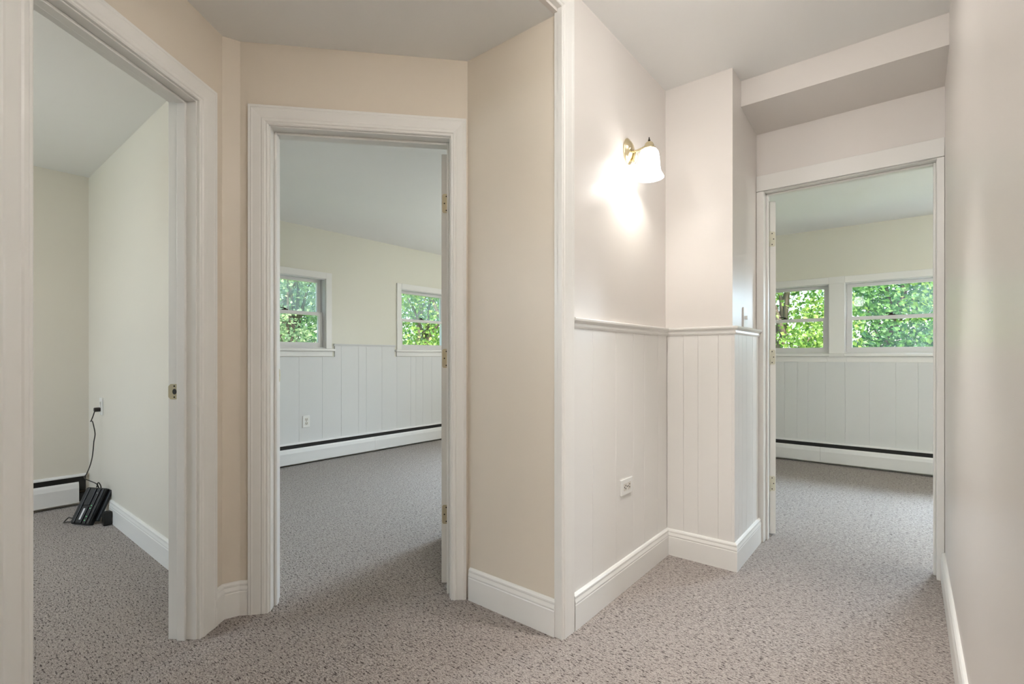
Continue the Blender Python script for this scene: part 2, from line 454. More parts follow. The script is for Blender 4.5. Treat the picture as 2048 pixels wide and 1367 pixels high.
# upper run of the bedroom planks between the windows, up to the rail
planks(FW, [2.862, 2.936, 3.149, 3.248, 3.46, 3.64], 1.075, 1.205, w_bed, M['roompanel'])
planks(FF, [-1.54, -1.40, -1.24, -1.13, -1.026, -0.91, -0.812, -0.66, -0.497, -0.302, -0.103, 0.057, 0.30, 0.55, 0.80, 1.05, 1.30, 1.6, 2.0], 0.10, 1.045, w_far, M['roompanel'])

# chair rails
RAIL = [(0, 1.192), (0.018, 1.192), (0.022, 1.200), (0.020, 1.211), (0.026, 1.216), (0.033, 1.222), (0.034, 1.229), (0.030, 1.233), (0, 1.233)]
mb = sweep(MB(), [(XC, 1.652), (XC, YJ), (XJ, YJ), (XJ, YD3 - 0.018)], RAIL, -1)
structure(mb, 'trim_chair_rail', M['trim'], 'moulded chair rail capping the hall planks below the sconce', 'trim')
RAIL2 = [(0, 1.188), (0.017, 1.188), (0.020, 1.197), (0.024, 1.206), (0.020, 1.212), (0, 1.212)]
structure(sweep(MB(), [(XW, 2.850), (XW, 3.650)], RAIL2, -1), 'trim_bedroom_rail', M['roompanel'], 'thin chair rail between the two bedroom windows', 'trim')

# baseboards
BASE = [(0, -0.01), (0.0155, -0.01), (0.0155, 0.098), (0.0135, 0.102), (0.0155, 0.106), (0.0155, 0.110), (0.0125, 0.120), (0.0115, 0.124),
        (0.0130, 0.127), (0.0125, 0.133), (0.0080, 0.139), (0.004, 0.141), (0, 0.141)]
PBASE = [(o + (PL_T if o > 0 else 0), z) for o, z in BASE]
structure(sweep(MB(), [(XC, 1.655), (XC, YJ), (XJ, YJ), (XJ, YD3 - 0.018)], PBASE, -1), 'baseboard_hall_left', M['trim'], 'tall white baseboard turning round the hall jog', 'baseboard')
structure(sweep(MB(), [(XR, -2.4), (XR, YD3 - 0.018)], BASE, 1), 'baseboard_right', M['trim'], 'white baseboard along the right hall wall', 'baseboard')
structure(sweep(MB(), [p2(FB.at(sD - 0.012, 0, 0)), (XC - 0.012, 1.58)] if False else [(D0[0] + 0.018, 1.58), (XC - 0.012, 1.58)], BASE, -1), 'baseboard_nook_right', M['trim'], 'white baseboard of the short shaded wall by the cased corner', 'baseboard')
structure(sweep(MB(), [p2(FA.at(0.0965, 0, 0)), A1, B1, p2(FB.at(-0.081, 0, 0))], BASE, -1), 'baseboard_nook_corner', M['trim'], 'bent white baseboard between the two left doors', 'baseboard')
structure(sweep(MB(), [(-4.07, YP0), (-2.30, YP0)], BASE, -1), 'baseboard_small_room', M['trim'], 'white baseboard of the small room beside the black device', 'baseboard')

# ------------------------------------------------------------------ door frames
CAS = [(0.0, 0.0), (0.0, 0.010), (0.004, 0.013), (0.010, 0.0125), (0.014, 0.0165), (0.024, 0.0175), (0.028, 0.0145), (0.034, 0.0155),
       (0.060, 0.0175), (0.066, 0.0190), (0.070, 0.0170), (0.078, 0.0180), (0.080, 0.0150), (0.080, 0.0)]
def casing(fr, s0, s1, zt, parent, kl=1.0, kr=1.0, kh=1.0):
    """three mitred boards; kl, kr, kh stretch the widths of left, right and head boards"""
    def ring(pts): return [fr.at(s, q, z) for s, q, z in pts]
    P = CAS
    MB().loft([ring([(s0 - w * kl, q, 0.0) for w, q in P]), ring([(s0 - w * kl, q, zt + w * kh) for w, q in P])]).build('side_casing', M['trim'], parent)
    MB().loft([ring([(s1 + w * kr, q, 0.0) for w, q in P]), ring([(s1 + w * kr, q, zt + w * kh) for w, q in P])]).build('side_casing', M['trim'], parent)
    MB().loft([ring([(s0 - w * kl, q, zt + w * kh) for w, q in P]), ring([(s1 + w * kr, q, zt + w * kh) for w, q in P])]).build('head_casing', M['trim'], parent)

def jambs(fr, s0, s1, zt, depth, parent, stop_q, jt=0.02, rv=0.005):
    for a, b in ((s0 - jt + rv, s0 + rv), (s1 - rv, s1 + jt - rv)):
        mb = MB(); fr.box(mb, a, b, -depth, 0.0, 0.0, zt + jt - rv); mb.build('side_jamb', M['trim'], parent, bevel=0.0015)
    mb = MB(); fr.box(mb, s0 + rv, s1 - rv, -depth, 0.0, zt - rv, zt + jt - rv); mb.build('head_jamb', M['trim'], parent, bevel=0.0015)
    qa, qb = stop_q
    for a, b in ((s0 + rv, s0 + rv + 0.011), (s1 - rv - 0.011, s1 - rv)):
        mb = MB(); fr.box(mb, a, b, qa, qb, 0.0, zt - rv); mb.build('door_stop', M['trim'], parent, bevel=0.003)
    mb = MB(); fr.box(mb, s0 + rv + 0.011, s1 - rv - 0.011, qa, qb, zt - rv - 0.011, zt - rv); mb.build('door_stop', M['trim'], parent, bevel=0.003)

def strike(fr, s, sg, q, z, parent):
    """strike plate on a jamb face at s facing sg, with its latch hole and two screws"""
    ang = [(-0.029, -0.016), (0.029, -0.016), (0.029, 0.012), (0.020, 0.021), (-0.020, 0.021), (-0.029, 0.012)]
    r = [[fr.at(s + sg * t, q - y_, z + x_) for x_, y_ in ang] for t in (0.0, 0.0016)]
    pl = MB().loft(r).build('strike_plate', M['dullbrass'], parent)
    mb = MB()
    rr = []
    for t in (0.0008, 0.0022):
        rr.append([fr.at(s + sg * t, q + 0.004 + 0.0085 * math.cos(k * math.pi / 6), z + 0.011 * math.sin(k * math.pi / 6)) for k in range(12)])
    mb.loft(rr); mb.build('latch_hole', M['dark'], pl)
    for dz in (-0.021, 0.021):
        rr = [[fr.at(s + sg * t, q + 0.003 + 0.0032 * math.cos(k * math.pi / 4), z + dz + 0.0032 * math.sin(k * math.pi / 4)) for k in range(8)] for t in (0.0008, 0.0022)]
        MB().loft(rr).build('screw', M['bronze'], pl)

# near left doorway (no leaf in sight)
d1 = tag(empty('door_1', tuple(FA.at(-WA / 2, 0, 0))), 'near left doorway with white moulded casing and brass strike plate', 'doorway', kind='structure')
casing(FA, -WA, 0.0, HEAD, d1, 1.2, 1.2)
jambs(FA, -WA, 0.0, HEAD, T, d1, (-0.070, -0.036))
strike(FA, -0.005, -1, -0.088, 0.945, d1)

# bedroom doorway with its leaf swung into the room
d2 = tag(empty('door_2', tuple(FB.at(WB / 2, 0, 0))), 'middle doorway with white moulded casing and open hinged door', 'doorway', kind='structure')
casing(FB, 0.0, WB, HEAD, d2, 1.0, 0.86)
jambs(FB, 0.0, WB, HEAD, TB, d2, (-0.080, -0.046))
strike(FB, 0.005, 1, -0.103, 0.995, d2)

def hinge_leaf(face, parent, mat, zc, h=0.089):
    """face(t, w, z): point on the door's hinge edge; t out of it, w across it (0..0.032)"""
    prof = [(0.001, -h / 2), (0.026, -h / 2), (0.031, -h / 2 + 0.007), (0.031, h / 2 - 0.007), (0.026, h / 2), (0.001, h / 2)]
    hl = MB().loft([[face(t, w, zc + z) for w, z in prof] for t in (0.0, 0.0015)]).build('hinge', mat, parent)
    for w, z in ((0.013, 0.033), (0.021, 0.0), (0.013, -0.033)):
        rr = [[face(t, w + 0.0034 * math.cos(k * math.pi / 4), zc + z + 0.0034 * math.sin(k * math.pi / 4)) for k in range(8)] for t in (0.0008, 0.0022)]
        MB().loft(rr).build('screw', M['bronze'], hl) if False else None
    return hl

def door_leaf(hinge, closed_dir, into, angle, width, th, parent, hinge_mat, hz, h=2.02, knob=True):
    """hinge: xy of the pin, closed_dir: unit xy from hinge along the closed leaf, into: unit xy into the room"""
    a = math.radians(angle)
    c = Vector((closed_dir[0], closed_dir[1], 0)); n = Vector((into[0], into[1], 0))
    d = c * math.cos(a) + n * math.sin(a)               # along the leaf
    e = c * math.sin(a) - n * math.cos(a)               # across its thickness, away from the pin side
    p = Vector((hinge[0], hinge[1], 0))
    def pt(l, w, z): return p + d * l + e * w + Vector((0, 0, z))
    mb = MB()
    mb.hexa([pt(0.002, 0, 0.012), pt(width, 0, 0.012), pt(width, th, 0.012), pt(0.002, th, 0.012),
             pt(0.002, 0, h + 0.012), pt(width, 0, h + 0.012), pt(width, th, h + 0.012), pt(0.002, th, h + 0.012)])
    leaf = mb.build('door_leaf', M['trim'], parent, bevel=0.0015)
    for zc in hz:
        face = lambda t, w, z: pt(0.002 - t, w, z)
        hl = hinge_leaf(face, leaf, hinge_mat, zc)
        mb = MB()
        for w, z in ((0.012, 0.033), (0.021, 0.0), (0.012, -0.033)):
            mb.loft([[face(t, w + 0.0034 * math.cos(k * math.pi / 4), zc + z + 0.0034 * math.sin(k * math.pi / 4)) for k in range(8)] for t in (0.0006, 0.0022)])
        mb.build('hinge_screws', M['bronze'], leaf)
        MB().tube([pt(-0.002, -0.003, zc - 0.045), pt(-0.002, -0.003, zc + 0.045)], 0.0052, 10).build('hinge_pin', hinge_mat, leaf, smooth=True)
    for sgn, w0 in ((-1, 0), (1, th)):
        Mx = Matrix.Translation(pt(width - 0.07, w0, 0.95)) @ (e * sgn).to_track_quat('Z', 'Y').to_matrix().to_4x4()
        MB().lathe([(0.0, 0.0), (0.031, 0.0), (0.030, 0.006), (0.012, 0.010), (0.011, 0.028), (0.024, 0.036), (0.028, 0.048), (0.022, 0.060), (0.0, 0.064)], Mx, 20).build('door_knob', M['brass'], leaf, smooth=True)
    return leaf
hp = FB.at(WB - 0.006, -TB - 0.004, 0)
door_leaf(p2(hp), (-UB[0], -UB[1]), (-NB[0], -NB[1]), 98, 0.74, 0.035, d2, M['dullbrass'], (0.335, 1.07, 1.80))

# doorway at the end of the hall: plain flat casing squeezed between the walls
FE = Frame((0, YD3), (1, 0), (0, -1))
SL3, SR3 = -0.660, 0.100
d3 = tag(empty('door_3', (-0.28, YD3, 0)), 'doorway at the end of the hall with plain flat casing and open door', 'doorway', kind='structure')
mb = MB(); FE.box(mb, XJ + 0.001, SL3, 0, 0.015, 0, 2.038); mb.build('side_casing', M['trim'], d3, bevel=0.003)
mb = MB(); FE.box(mb, SR3, XR - 0.001, 0, 0.015, 0, 2.038); mb.build('side_casing', M['trim'], d3, bevel=0.003)
mb = MB(); FE.box(mb, XJ + 0.001, XR - 0.001, 0, 0.016, 2.040, 2.130); mb.build('head_casing', M['trim'], d3, bevel=0.002)
jambs(FE, SL3 - 0.005, SR3 + 0.005, 2.040, 0.12, d3, (-0.078, -0.045), jt=0.012)
door_leaf((SL3 + 0.006, YD3 + 0.126), (1, 0), (0, 1), 128, 0.73, 0.035, d3, M['paintedhinge'], (0.315, 1.075, 1.785), h=2.0)

# cased corner: casing on the hall side of the opening into the nook
t1 = tag(empty('trim_1', (XC, 1.61, 0)), 'moulded white casing on the corner between nook and hall', 'trim', kind='structure')
FO = Frame((XC, 1.57), (0, 1), (1, 0))
R_ = lambda pts: [FO.at(s, q, z) for s, q, z in pts]
CZ = 2.412
CASO = [(w, q + 0.010 if q > 0 else q) for w, q in CAS]
MB().loft([R_([(w, q, 0) for w, q in CASO]), R_([(w, q, CZ + w) for w, q in CASO])]).build('side_casing', M['trim'], t1)
MB().loft([R_([(w, q, CZ + w) for w, q in CASO]), R_([(-1.57 - w, q, CZ + w) for w, q in CASO])]).build('head_casing', M['trim'], t1)
MB().loft([R_([(-1.57 - w, q, 0) for w, q in CASO]), R_([(-1.57 - w, q, CZ + w) for w, q in CASO])]).build('side_casing', M['trim'], t1)
MB().box(XC - 0.014, XC + 0.001, 1.570, 1.5799, 0, ZN).build('corner_jamb', M['trim'], t1)

# ------------------------------------------------------------------ windows
def window(n, fr, s0, s1, z0, z1, label, glass_up, cas_w=0.065, left_c=True, right_c=True, hazy=False, lock=True):
    w = tag(empty('window_%d' % n, tuple(fr.at((s0 + s1) / 2, 0, z0))), label, 'window', kind='structure')
    # lining of the hole
    mb = MB()
    fr.box(mb, s0, s0 + 0.014, -0.15, 0, z0, z1); fr.box(mb, s1 - 0.014, s1, -0.15, 0, z0, z1)
    fr.box(mb, s0 + 0.014, s1 - 0.014, -0.15, 0, z1 - 0.014, z1); fr.box(mb, s0 + 0.014, s1 - 0.014, -0.15, 0, z0, z0 + 0.012)
    mb.build('window_frame', M['vinyl'], w)
    # casing
    if left_c:
        mb = MB(); fr.box(mb, s0 - cas_w + 0.006, s0 + 0.006, 0, 0.018, z0, z1 + cas_w - 0.006); mb.build('side_casing', M['trim'], w, bevel=0.003)
    if right_c:
        mb = MB(); fr.box(mb, s1 - 0.006, s1 + cas_w - 0.006, 0, 0.018, z0, z1 + cas_w - 0.006); mb.build('side_casing', M['trim'], w, bevel=0.003)
    mb = MB(); fr.box(mb, s0 + 0.006, s1 - 0.006, 0, 0.018, z1 - 0.006, z1 + cas_w - 0.006); mb.build('head_casing', M['trim'], w, bevel=0.003)
    e0 = cas_w + 0.02 if left_c else 0.0; e1 = cas_w + 0.02 if right_c else 0.0
    mb = MB(); fr.box(mb, s0 - e0, s1 + e1, -0.03, 0.045, z0 - 0.026, z0 - 0.001); mb.build('stool', M['trim'], w, bevel=0.005)
    mb = MB(); fr.box(mb, s0 - e0 + 0.02, s1 + e1 - 0.02, 0, 0.017, z0 - 0.082, z0 - 0.026); mb.build('apron', M['trim'], w, bevel=0.003)
    # two sashes
    a, b = s0 + 0.016, s1 - 0.016
    zb, zt = z0 + 0.013, z1 - 0.015
    zm = zb + (zt - zb) * 0.475
    def sash(name, q, za, zc, rail_b, rail_t, stile, gm):
        mb = MB(); d = 0.034
        fr.box(mb, a, a + stile, q - d, q, za, zc); fr.box(mb, b - stile, b, q - d, q, za, zc)
        fr.box(mb, a + stile, b - stile, q - d, q, za, za + rail_b); fr.box(mb, a + stile, b - stile, q - d, q, zc - rail_t, zc)
        sh = mb.build(name, M['vinyl'], w)
        mb = MB(); fr.box(mb, a + stile - 0.004, b - stile + 0.004, q - d / 2 - 0.002, q - d / 2 + 0.002, za + rail_b - 0.004, zc - rail_t + 0.004)
        mb.build('pane', gm, sh)
        return sh
    sash('upper_sash', -0.075, zm, zt, 0.026, 0.030, 0.042, M[glass_up])
    lo = sash('lower_sash', -0.038, zb, zm + 0.030, 0.050, 0.034, 0.046, M['glass'])
    if lock:
        sc = (a + b) / 2 - 0.02; zl = zm + 0.030
        mb = MB(); fr.box(mb, sc - 0.026, sc + 0.026, -0.068, -0.040, zl, zl + 0.010)
        Mx = Matrix.Translation(fr.at(sc, -0.052, zl + 0.009))
        mb.lathe([(0.0, 0.0), (0.013, 0.0), (0.012, 0.012), (0.0, 0.014)], Mx, 12)
        mb.tube([fr.at(sc, -0.052, zl + 0.018), fr.at(sc - 0.026, -0.044, zl + 0.022), fr.at(sc - 0.046, -0.036, zl + 0.020)], 0.0055, 8)
        mb.build('sash_lock', M['bronze'], lo)
    return w
window(1, FW, *WIN_B[0], SILLB, TOPB, 'left of the two bedroom windows, partly behind the door casing', 'hazyglass')
window(2, FW, *WIN_B[1], SILLB, TOPB, 'right of the two bedroom windows, beside the open door', 'hazyglass')
window(3, FF, *WIN_F[0], SILLF, TOPF, 'left window of the far room band, beside the mullion', 'glass', left_c=True, right_c=False)
window(4, FF, *WIN_F[1], SILLF, TOPF, 'wide right-hand window in view in the far room', 'glass', left_c=False, right_c=False)
window(5, FF, *WIN_F[2], SILLF, TOPF, 'third window of the far room band behind the hall wall', 'glass', left_c=False, right_c=True)
window(6, FF, -2.95, -1.95, SILLB, TOPB, 'window in the bedroom side wall', 'glass')
window(7, FS, -4.15, -3.25, 1.0, 2.0, 'window of the small room', 'glass')
# mullions of the far room band
for k, (a, b) in enumerate(((WIN_F[0][1], WIN_F[1][0]), (WIN_F[1][1], WIN_F[2][0]))):
    t = tag(empty('trim_%d' % (k + 2), tuple(FF.at((a + b) / 2, 0, SILLF))), ['white mullion between the two far-room windows in view', 'white mullion of the far-room windows hidden by the hall wall'][k], 'trim', kind='structure')
    mb = MB(); FF.box(mb, a - 0.006, b + 0.006, 0, 0.018, SILLF, TOPF - 0.006); mb.build('mullion', M['trim'], t, bevel=0.003)
    mb = MB(); FF.box(mb, a - 0.006, b + 0.006, 0, 0.018, TOPF - 0.006, TOPF + 0.059); mb.build('head_casing', M['trim'], t)
    mb = MB(); FF.box(mb, a, b, 0, 0.045, SILLF - 0.026, SILLF - 0.001); mb.build('stool', M['trim'], t)
    mb = MB(); FF.box(mb, a - 0.02, b + 0.02, 0, 0.0165, SILLF - 0.082, SILLF - 0.026); mb.build('apron', M['trim'], t)

# ------------------------------------------------------------------ baseboard heaters
def heater(fr, s0, s1, label, seams=(), end=None):
    h = tag(empty('baseboard_heater', tuple(fr.at((s0 + s1) / 2, 0.03, 0))), label, 'heater', 'hot-water baseboard heaters')
    mb = MB(); fr.box(mb, s0, s1, PL_T, PL_T + 0.004, 0.02, 0.215); mb.build('back_panel', M['dark'], h)
    r = [[fr.at(s, q, z) for q, z in ((PL_T, 0.222), (PL_T + 0.022, 0.222), (PL_T + 0.030, 0.214), (PL_T + 0.030, 0.206), (PL_T + 0.027, 0.206), (PL_T + 0.020, 0.216), (PL_T, 0.217))] for s in (s0, s1)]
    MB().loft(r).build('top_hood', M['white'], h)
    cuts = [s0, *seams, s1 if end is None else s1 - 0.045]
    for a, b in zip(cuts[:-1], cuts[1:]):
        r = [[fr.at(s, q, z) for q, z in ((0.050, 0.022), (0.064, 0.022), (0.066, 0.120), (0.066, 0.128), (0.060, 0.156), (0.052, 0.170), (0.048, 0.170), (0.056, 0.152), (0.062, 0.126), (0.060, 0.028), (0.050, 0.028))] for s in (a + 0.0008, b - 0.0008)]
        MB().loft(r).build('front_cover', M['white'], h)
    # copper pipe with fins
    MB().tube([fr.at(s0 + 0.01, 0.036, 0.095), fr.at(s1 - 0.01, 0.036, 0.095)], 0.011, 10).build('pipe', M['bronze'], h)
    mb = MB(); s = s0 + 0.06
    while s < s1 - 0.06:
        fr.box(mb, s, s + 0.0012, PL_T + 0.006, 0.046, 0.060, 0.150 + rnd.uniform(0, 0.012)); s += 0.009
    mb.build('fins', M['fin'], h, kind='stuff', fix=False)
    for a in ([s0, s1 - 0.004] if end is None else [s0]):
        mb = MB(); fr.box(mb, a, a + 0.004, PL_T, 0.060, 0.0, 0.215); mb.build('end_bracket', M['white'], h)
    return h
heater(FW, YP1 + 0.01, 5.6, 'long white baseboard heater under the bedroom windows', (1.9, 3.33, 4.6))
heater(FF, -1.5, 1.9, 'white baseboard heater under the far room windows', (-0.7, 0.9))
# the small room's heater stops short of the corner; its hood runs on
FW1p = Frame((XW1 - PL_T, 0), (0, 1), (1, 0))
h3 = heater(FW1p, -1.9, 0.828, 'short white baseboard heater behind the black device', (-0.7,), end='open')

# ------------------------------------------------------------------ outlets and switch
def outlet(fr, s, z, label, horizontal=False, switch=False, q=0.0, group='white wall plates'):
    o = tag(empty('light_switch' if switch else 'wall_outlet', tuple(fr.at(s, q, z))), label, 'switch' if switch else 'outlet', None if switch else group)
    def bx(name, mat, a0, a1, b0, b1, q0, q1, par, bevel=0.0):
        mb = MB()
        if horizontal: fr.box(mb, s + b0, s + b1, q + q0, q + q1, z + a0, z + a1)
        else: fr.box(mb, s + a0, s + a1, q + q0, q + q1, z + b0, z + b1)
        return mb.build(name, mat, par, bevel=bevel)
    pl = bx('cover_plate', M['plate'], -0.036, 0.036, -0.059, 0.059, 0, 0.0075, o, 0.002)
    if switch:
        bx('toggle', M['plate'], -0.005, 0.005, -0.006, 0.014, 0.0075, 0.018, o, 0.001)
    else:
        for c in (-0.020, 0.020):
            face = bx('receptacle', M['socket'], -0.0165, 0.0165, c - 0.015, c + 0.015, 0.0075, 0.0088, o, 0.0)
            for a in (-0.007, 0.007):
                bx('slot', M['dark'], a - 0.0017, a + 0.0017, c - 0.002, c + 0.008, 0.0086, 0.0093, face)
            bx('ground_hole', M['dark'], -0.0030, 0.0030, c - 0.011, c - 0.0055, 0.0086, 0.0093, face)
    bx('plate_screw', M['bronze'], -0.0028, 0.0028, -0.0028, 0.0028, 0.0075, 0.0084, o)
    return o
outlet(FC, 2.123, 0.472, 'white outlet set sideways on the hall planks below the sconce', horizontal=True, q=PL_T)
outlet(FW, 2.541, 0.421, 'upright white outlet on the bedroom planks above the heater', q=PL_T)
FP = Frame((0, YP0), (1, 0), (0, -1))
outlet(FP, -4.33, 0.735, 'white outlet on the small-room wall with a black plug in it')
outlet(FJS, 2.865, 1.285, 'white light switch on the wall jog above the chair rail', switch=True)

# ------------------------------------------------------------------ brass wall sconce in view and an added, unseen fill globe
M['shade'] = emis('lit_white_glass', (1.0, 0.988, 0.96, 1), SHADE_E)
M['bulb'] = emis('bulb_glass', (1.0, 0.95, 0.88, 1), 8.0)
def sconce(x0, y0, sx, label, watts, lz):
    """x0, y0: point on the wall, sx: +1 faces +X, -1 faces -X"""
    sc = tag(empty('wall_sconce', (x0, y0, 2.06)), label, 'sconce')
    def P(out, along, z): return Vector((x0 + sx * out, y0 + sx * along, z))
    qx = Matrix.Rotation(sx * math.pi / 2, 4, 'Y')
    Mx = Matrix.Translation(P(0, -0.003, 2.058)) @ qx @ Matrix.Diagonal((1.22, 0.94, 1, 1))
    MB().lathe([(0.050, 0.0), (0.052, 0.004), (0.049, 0.008), (0.044, 0.010), (0.040, 0.016), (0.030, 0.024), (0.016, 0.030), (0.0, 0.031)], Mx, 36).build('back_plate', M['brass'], sc, smooth=True)
    Mx = Matrix.Translation(P(0.016, -0.032, 2.060)) @ qx
    MB().lathe([(0.0, 0.014), (0.004, 0.012), (0.006, 0.007), (0.006, 0.0)], Mx, 14).build('cap_nut', M['brass'], sc, smooth=True)
    MB().tube([P(0.025, 0, 2.050), P(0.045, 0.001, 2.050), P(0.065, 0.003, 2.054), P(0.087, 0.004, 2.056)], [0.008, 0.0075, 0.0075, 0.010], 12).build('arm', M['brass'], sc, smooth=True)
    MB().tube([P(0.040, 0.001, 2.046), P(0.038, 0.003, 2.030), P(0.030, 0.005, 2.008), P(0.027, 0.006, 1.999)], [0.006, 0.009, 0.011, 0.009], 12).build('switch_knob', M['brass'], sc, smooth=True)
    c = P(0.105, 0.005, 0); Mx = Matrix.Translation(c)
    MB().lathe([(0.0, 2.082), (0.010, 2.080), (0.018, 2.073), (0.022, 2.064), (0.023, 2.054), (0.030, 2.050), (0.032, 2.045), (0.030, 2.042), (0.024, 2.041), (0.0, 2.041)], Mx, 28).build('socket_cup', M['brass'], sc, smooth=True)
    MB().lathe([(0.0, 2.102), (0.0025, 2.100), (0.003, 2.092), (0.006, 2.086), (0.004, 2.080), (0.0, 2.079)], Mx, 12).build('finial', M['bronze'], sc, smooth=True)
    prof = [(0.024, 2.046), (0.033, 2.042), (0.041, 2.031), (0.045, 2.014), (0.0475, 1.990), (0.049, 1.965), (0.052, 1.944), (0.057, 1.930), (0.063, 1.921), (0.067, 1.912),
            (0.064, 1.911), (0.060, 1.919), (0.054, 1.930), (0.049, 1.945), (0.046, 1.966), (0.0445, 1.990), (0.042, 2.013), (0.038, 2.029), (0.031, 2.039), (0.024, 2.043)]
    MB().lathe(prof, Mx, 40).build('glass_shade', M['shade'], sc, smooth=True)
    Mb = Matrix.Translation(c + Vector((0, 0, 2.005)))
    MB().lathe([(0.0, 0.035), (0.012, 0.032), (0.013, 0.015), (0.019, 0.0), (0.021, -0.012), (0.016, -0.026), (0.0, -0.032)], Mb, 20).build('bulb', M['bulb'], sc, smooth=True)
    pd = bpy.data.lights.new('sconce_light', 'POINT'); pd.energy = watts; pd.color = (1.0, 0.975, 0.94); pd.shadow_soft_size = 0.018
    pl = bpy.data.objects.new('sconce_light', pd); COL.objects.link(pl); pl.parent = sc
    pl.location = c + Vector((0, 0, lz)) - Vector(sc.location)
sconce(XC, 2.175, 1, 'lit brass wall sconce with white bell glass shade above the chair rail', SCONCE_W, 1.952)
def fill_globe_lamp(x0, y0, z0, label):
    """unseen globe added on the right hall wall to brighten hall and nook"""
    gl = tag(empty('fill_wall_lamp', (x0, y0, z0)), label, 'fill lamp')
    Mx = Matrix.Translation((x0, y0, z0)) @ Matrix.Rotation(-math.pi / 2, 4, 'Y')
    MB().lathe([(0.055, 0.0), (0.055, 0.006), (0.048, 0.012), (0.014, 0.016), (0.012, 0.060), (0.030, 0.064), (0.030, 0.080), (0.0, 0.080)], Mx, 28).build('wall_mount', M['brass'], gl, smooth=True)
    Mg = Matrix.Translation((x0 - 0.150, y0, z0))
    MB().lathe([(0.08 * math.sin(math.pi * k / 16), 0.08 * math.cos(math.pi * k / 16)) for k in range(17)], Mg, 28).build('glass_globe', emis('fill_wall_globe', (1.0, 0.99, 0.975, 1), WALL_FILL_E), gl, smooth=True)
fill_globe_lamp(XR, 0.72, 2.37, 'added unseen fill globe on the right hall wall beside the viewer')

# ------------------------------------------------------------------ unseen globe lamps added to brighten hall and rooms
def fill_ceiling_lamp(x, y, z, r, drop, strength, col, label):
    c = tag(empty('fill_ceiling_lamp', (x, y, z)), label, 'lamp', 'added globe fill lamps')
    Mx = Matrix.Translation((x, y, z))
    MB().lathe([(0.0, 0.0), (0.060, 0.0), (0.060, -0.010), (0.045, -0.022), (0.008, -0.030), (0.008, -drop), (0.045, -drop - 0.004), (0.045, -drop - 0.020), (0.0, -drop - 0.020)], Mx, 28).build('canopy_and_stem', M['brass'], c, smooth=True)
    MB().lathe([(r * math.sin(a), -drop - r * 0.95 + r * math.cos(a)) for a in [0.25 + (math.pi - 0.25) * k / 14 for k in range(15)]], Mx, 28).build('glass_globe', emis('fill_globe', col, strength), c, smooth=True)
fill_ceiling_lamp(-0.88, -1.40, ZH, 0.11, 0.16, HALL_FILL_E, (1.0, 0.99, 0.975, 1), 'added fill globe under the hall ceiling behind the viewer')
fill_ceiling_lamp(-2.75, 4.35, ZN, 0.12, 0.75, BED_FILL_E, (1.0, 0.99, 0.98, 1), 'added unseen fill globe hanging in the bedroom')
fill_ceiling_lamp(1.50, 3.85, ZR, 0.12, 0.42, FAR_FILL_E, (1.0, 0.99, 0.98, 1), 'added unseen fill globe hanging in the far room')
fill_ceiling_lamp(-3.2, -0.75, ZN, 0.11, 0.42, SMALL_FILL_E, (1.0, 0.98, 0.95, 1), 'added unseen fill globe hanging in the small room')

def fill_flush_lamp(x, y, z, label):  # unseen bowl and spot added to brighten the hall and its carpet
    c = tag(empty('fill_flush_ceiling_lamp', (x, y, z)), label, 'lamp')
    Mx = Matrix.Translation((x, y, z))
    MB().lathe([(0.0, 0.0), (0.100, 0.0), (0.102, -0.008), (0.096, -0.018), (0.0, -0.018)], Mx, 32).build('pan', M['brass'], c, smooth=True)
    MB().lathe([(0.090, -0.018), (0.089, -0.034), (0.078, -0.052), (0.055, -0.066), (0.022, -0.073), (0.0, -0.074)], Mx, 32).build('glass_bowl', emis('fill_bowl', (1, 0.99, 0.975, 1), FLUSH_FILL_E), c, smooth=True)
    sd = bpy.data.lights.new('fill_beam', 'SPOT'); sd.energy = BEAM_FILL_W; sd.color = (1.0, 0.99, 0.975)
    sd.spot_size = math.radians(68); sd.spot_blend = 1.0; sd.shadow_soft_size = 0.05
    so = bpy.data.objects.new('fill_beam', sd); COL.objects.link(so); so.parent = c
    so.location = (0, 0, -0.13)
fill_flush_lamp(-0.42, 1.80, ZH, 'small unseen fill lamp added on the hall ceiling')

# ------------------------------------------------------------------ black device, its stand and its cord in the small room's corner
Pb = Vector((-4.118, 0.700, 0.004)); Wd = Vector((0.88, 0.47, 0)).normalized()
Up = Vector((-0.02, 0.098, 0.205)).normalized(); Up = (Up - Wd * Up.dot(Wd) * 0.55).normalized()
Nd = Wd.cross(Up).normalized()
if Nd.y > 0: Nd = -Nd
dv = tag(empty('network_box', tuple(Pb)), 'black plastic box with green lights leaning against the small-room wall', 'electronic box')
def dp(w, u, n): return Pb + Wd * w + Up * u + Nd * n
def dbox(mb, w0, w1, u0, u1, n0, n1):
    return mb.hexa([dp(w0, u0, n0), dp(w1, u0, n0), dp(w1, u0, n1), dp(w0, u0, n1), dp(w0, u1, n0), dp(w1, u1, n0), dp(w1, u1, n1), dp(w0, u1, n1)])
dbox(MB(), -0.074, 0.074, 0.0, 0.232, -0.020, 0.012).build('body', M['black'], dv, bevel=0.006)
for a, b, c0, c1 in ((-0.070, -0.042, 0.006, 0.226), (-0.036, 0.010, 0.118, 0.224), (-0.036, 0.010, 0.006, 0.110), (0.020, 0.044, 0.006, 0.226), (0.052, 0.070, 0.006, 0.226)):
    dbox(MB(), a, b, c0, c1, 0.011, 0.019).build('ridge', M['black'], dv, bevel=0.003)
dbox(MB(), -0.016, -0.003, 0.028, 0.098, 0.0185, 0.0196).build('sticker', M['sticker'], dv)
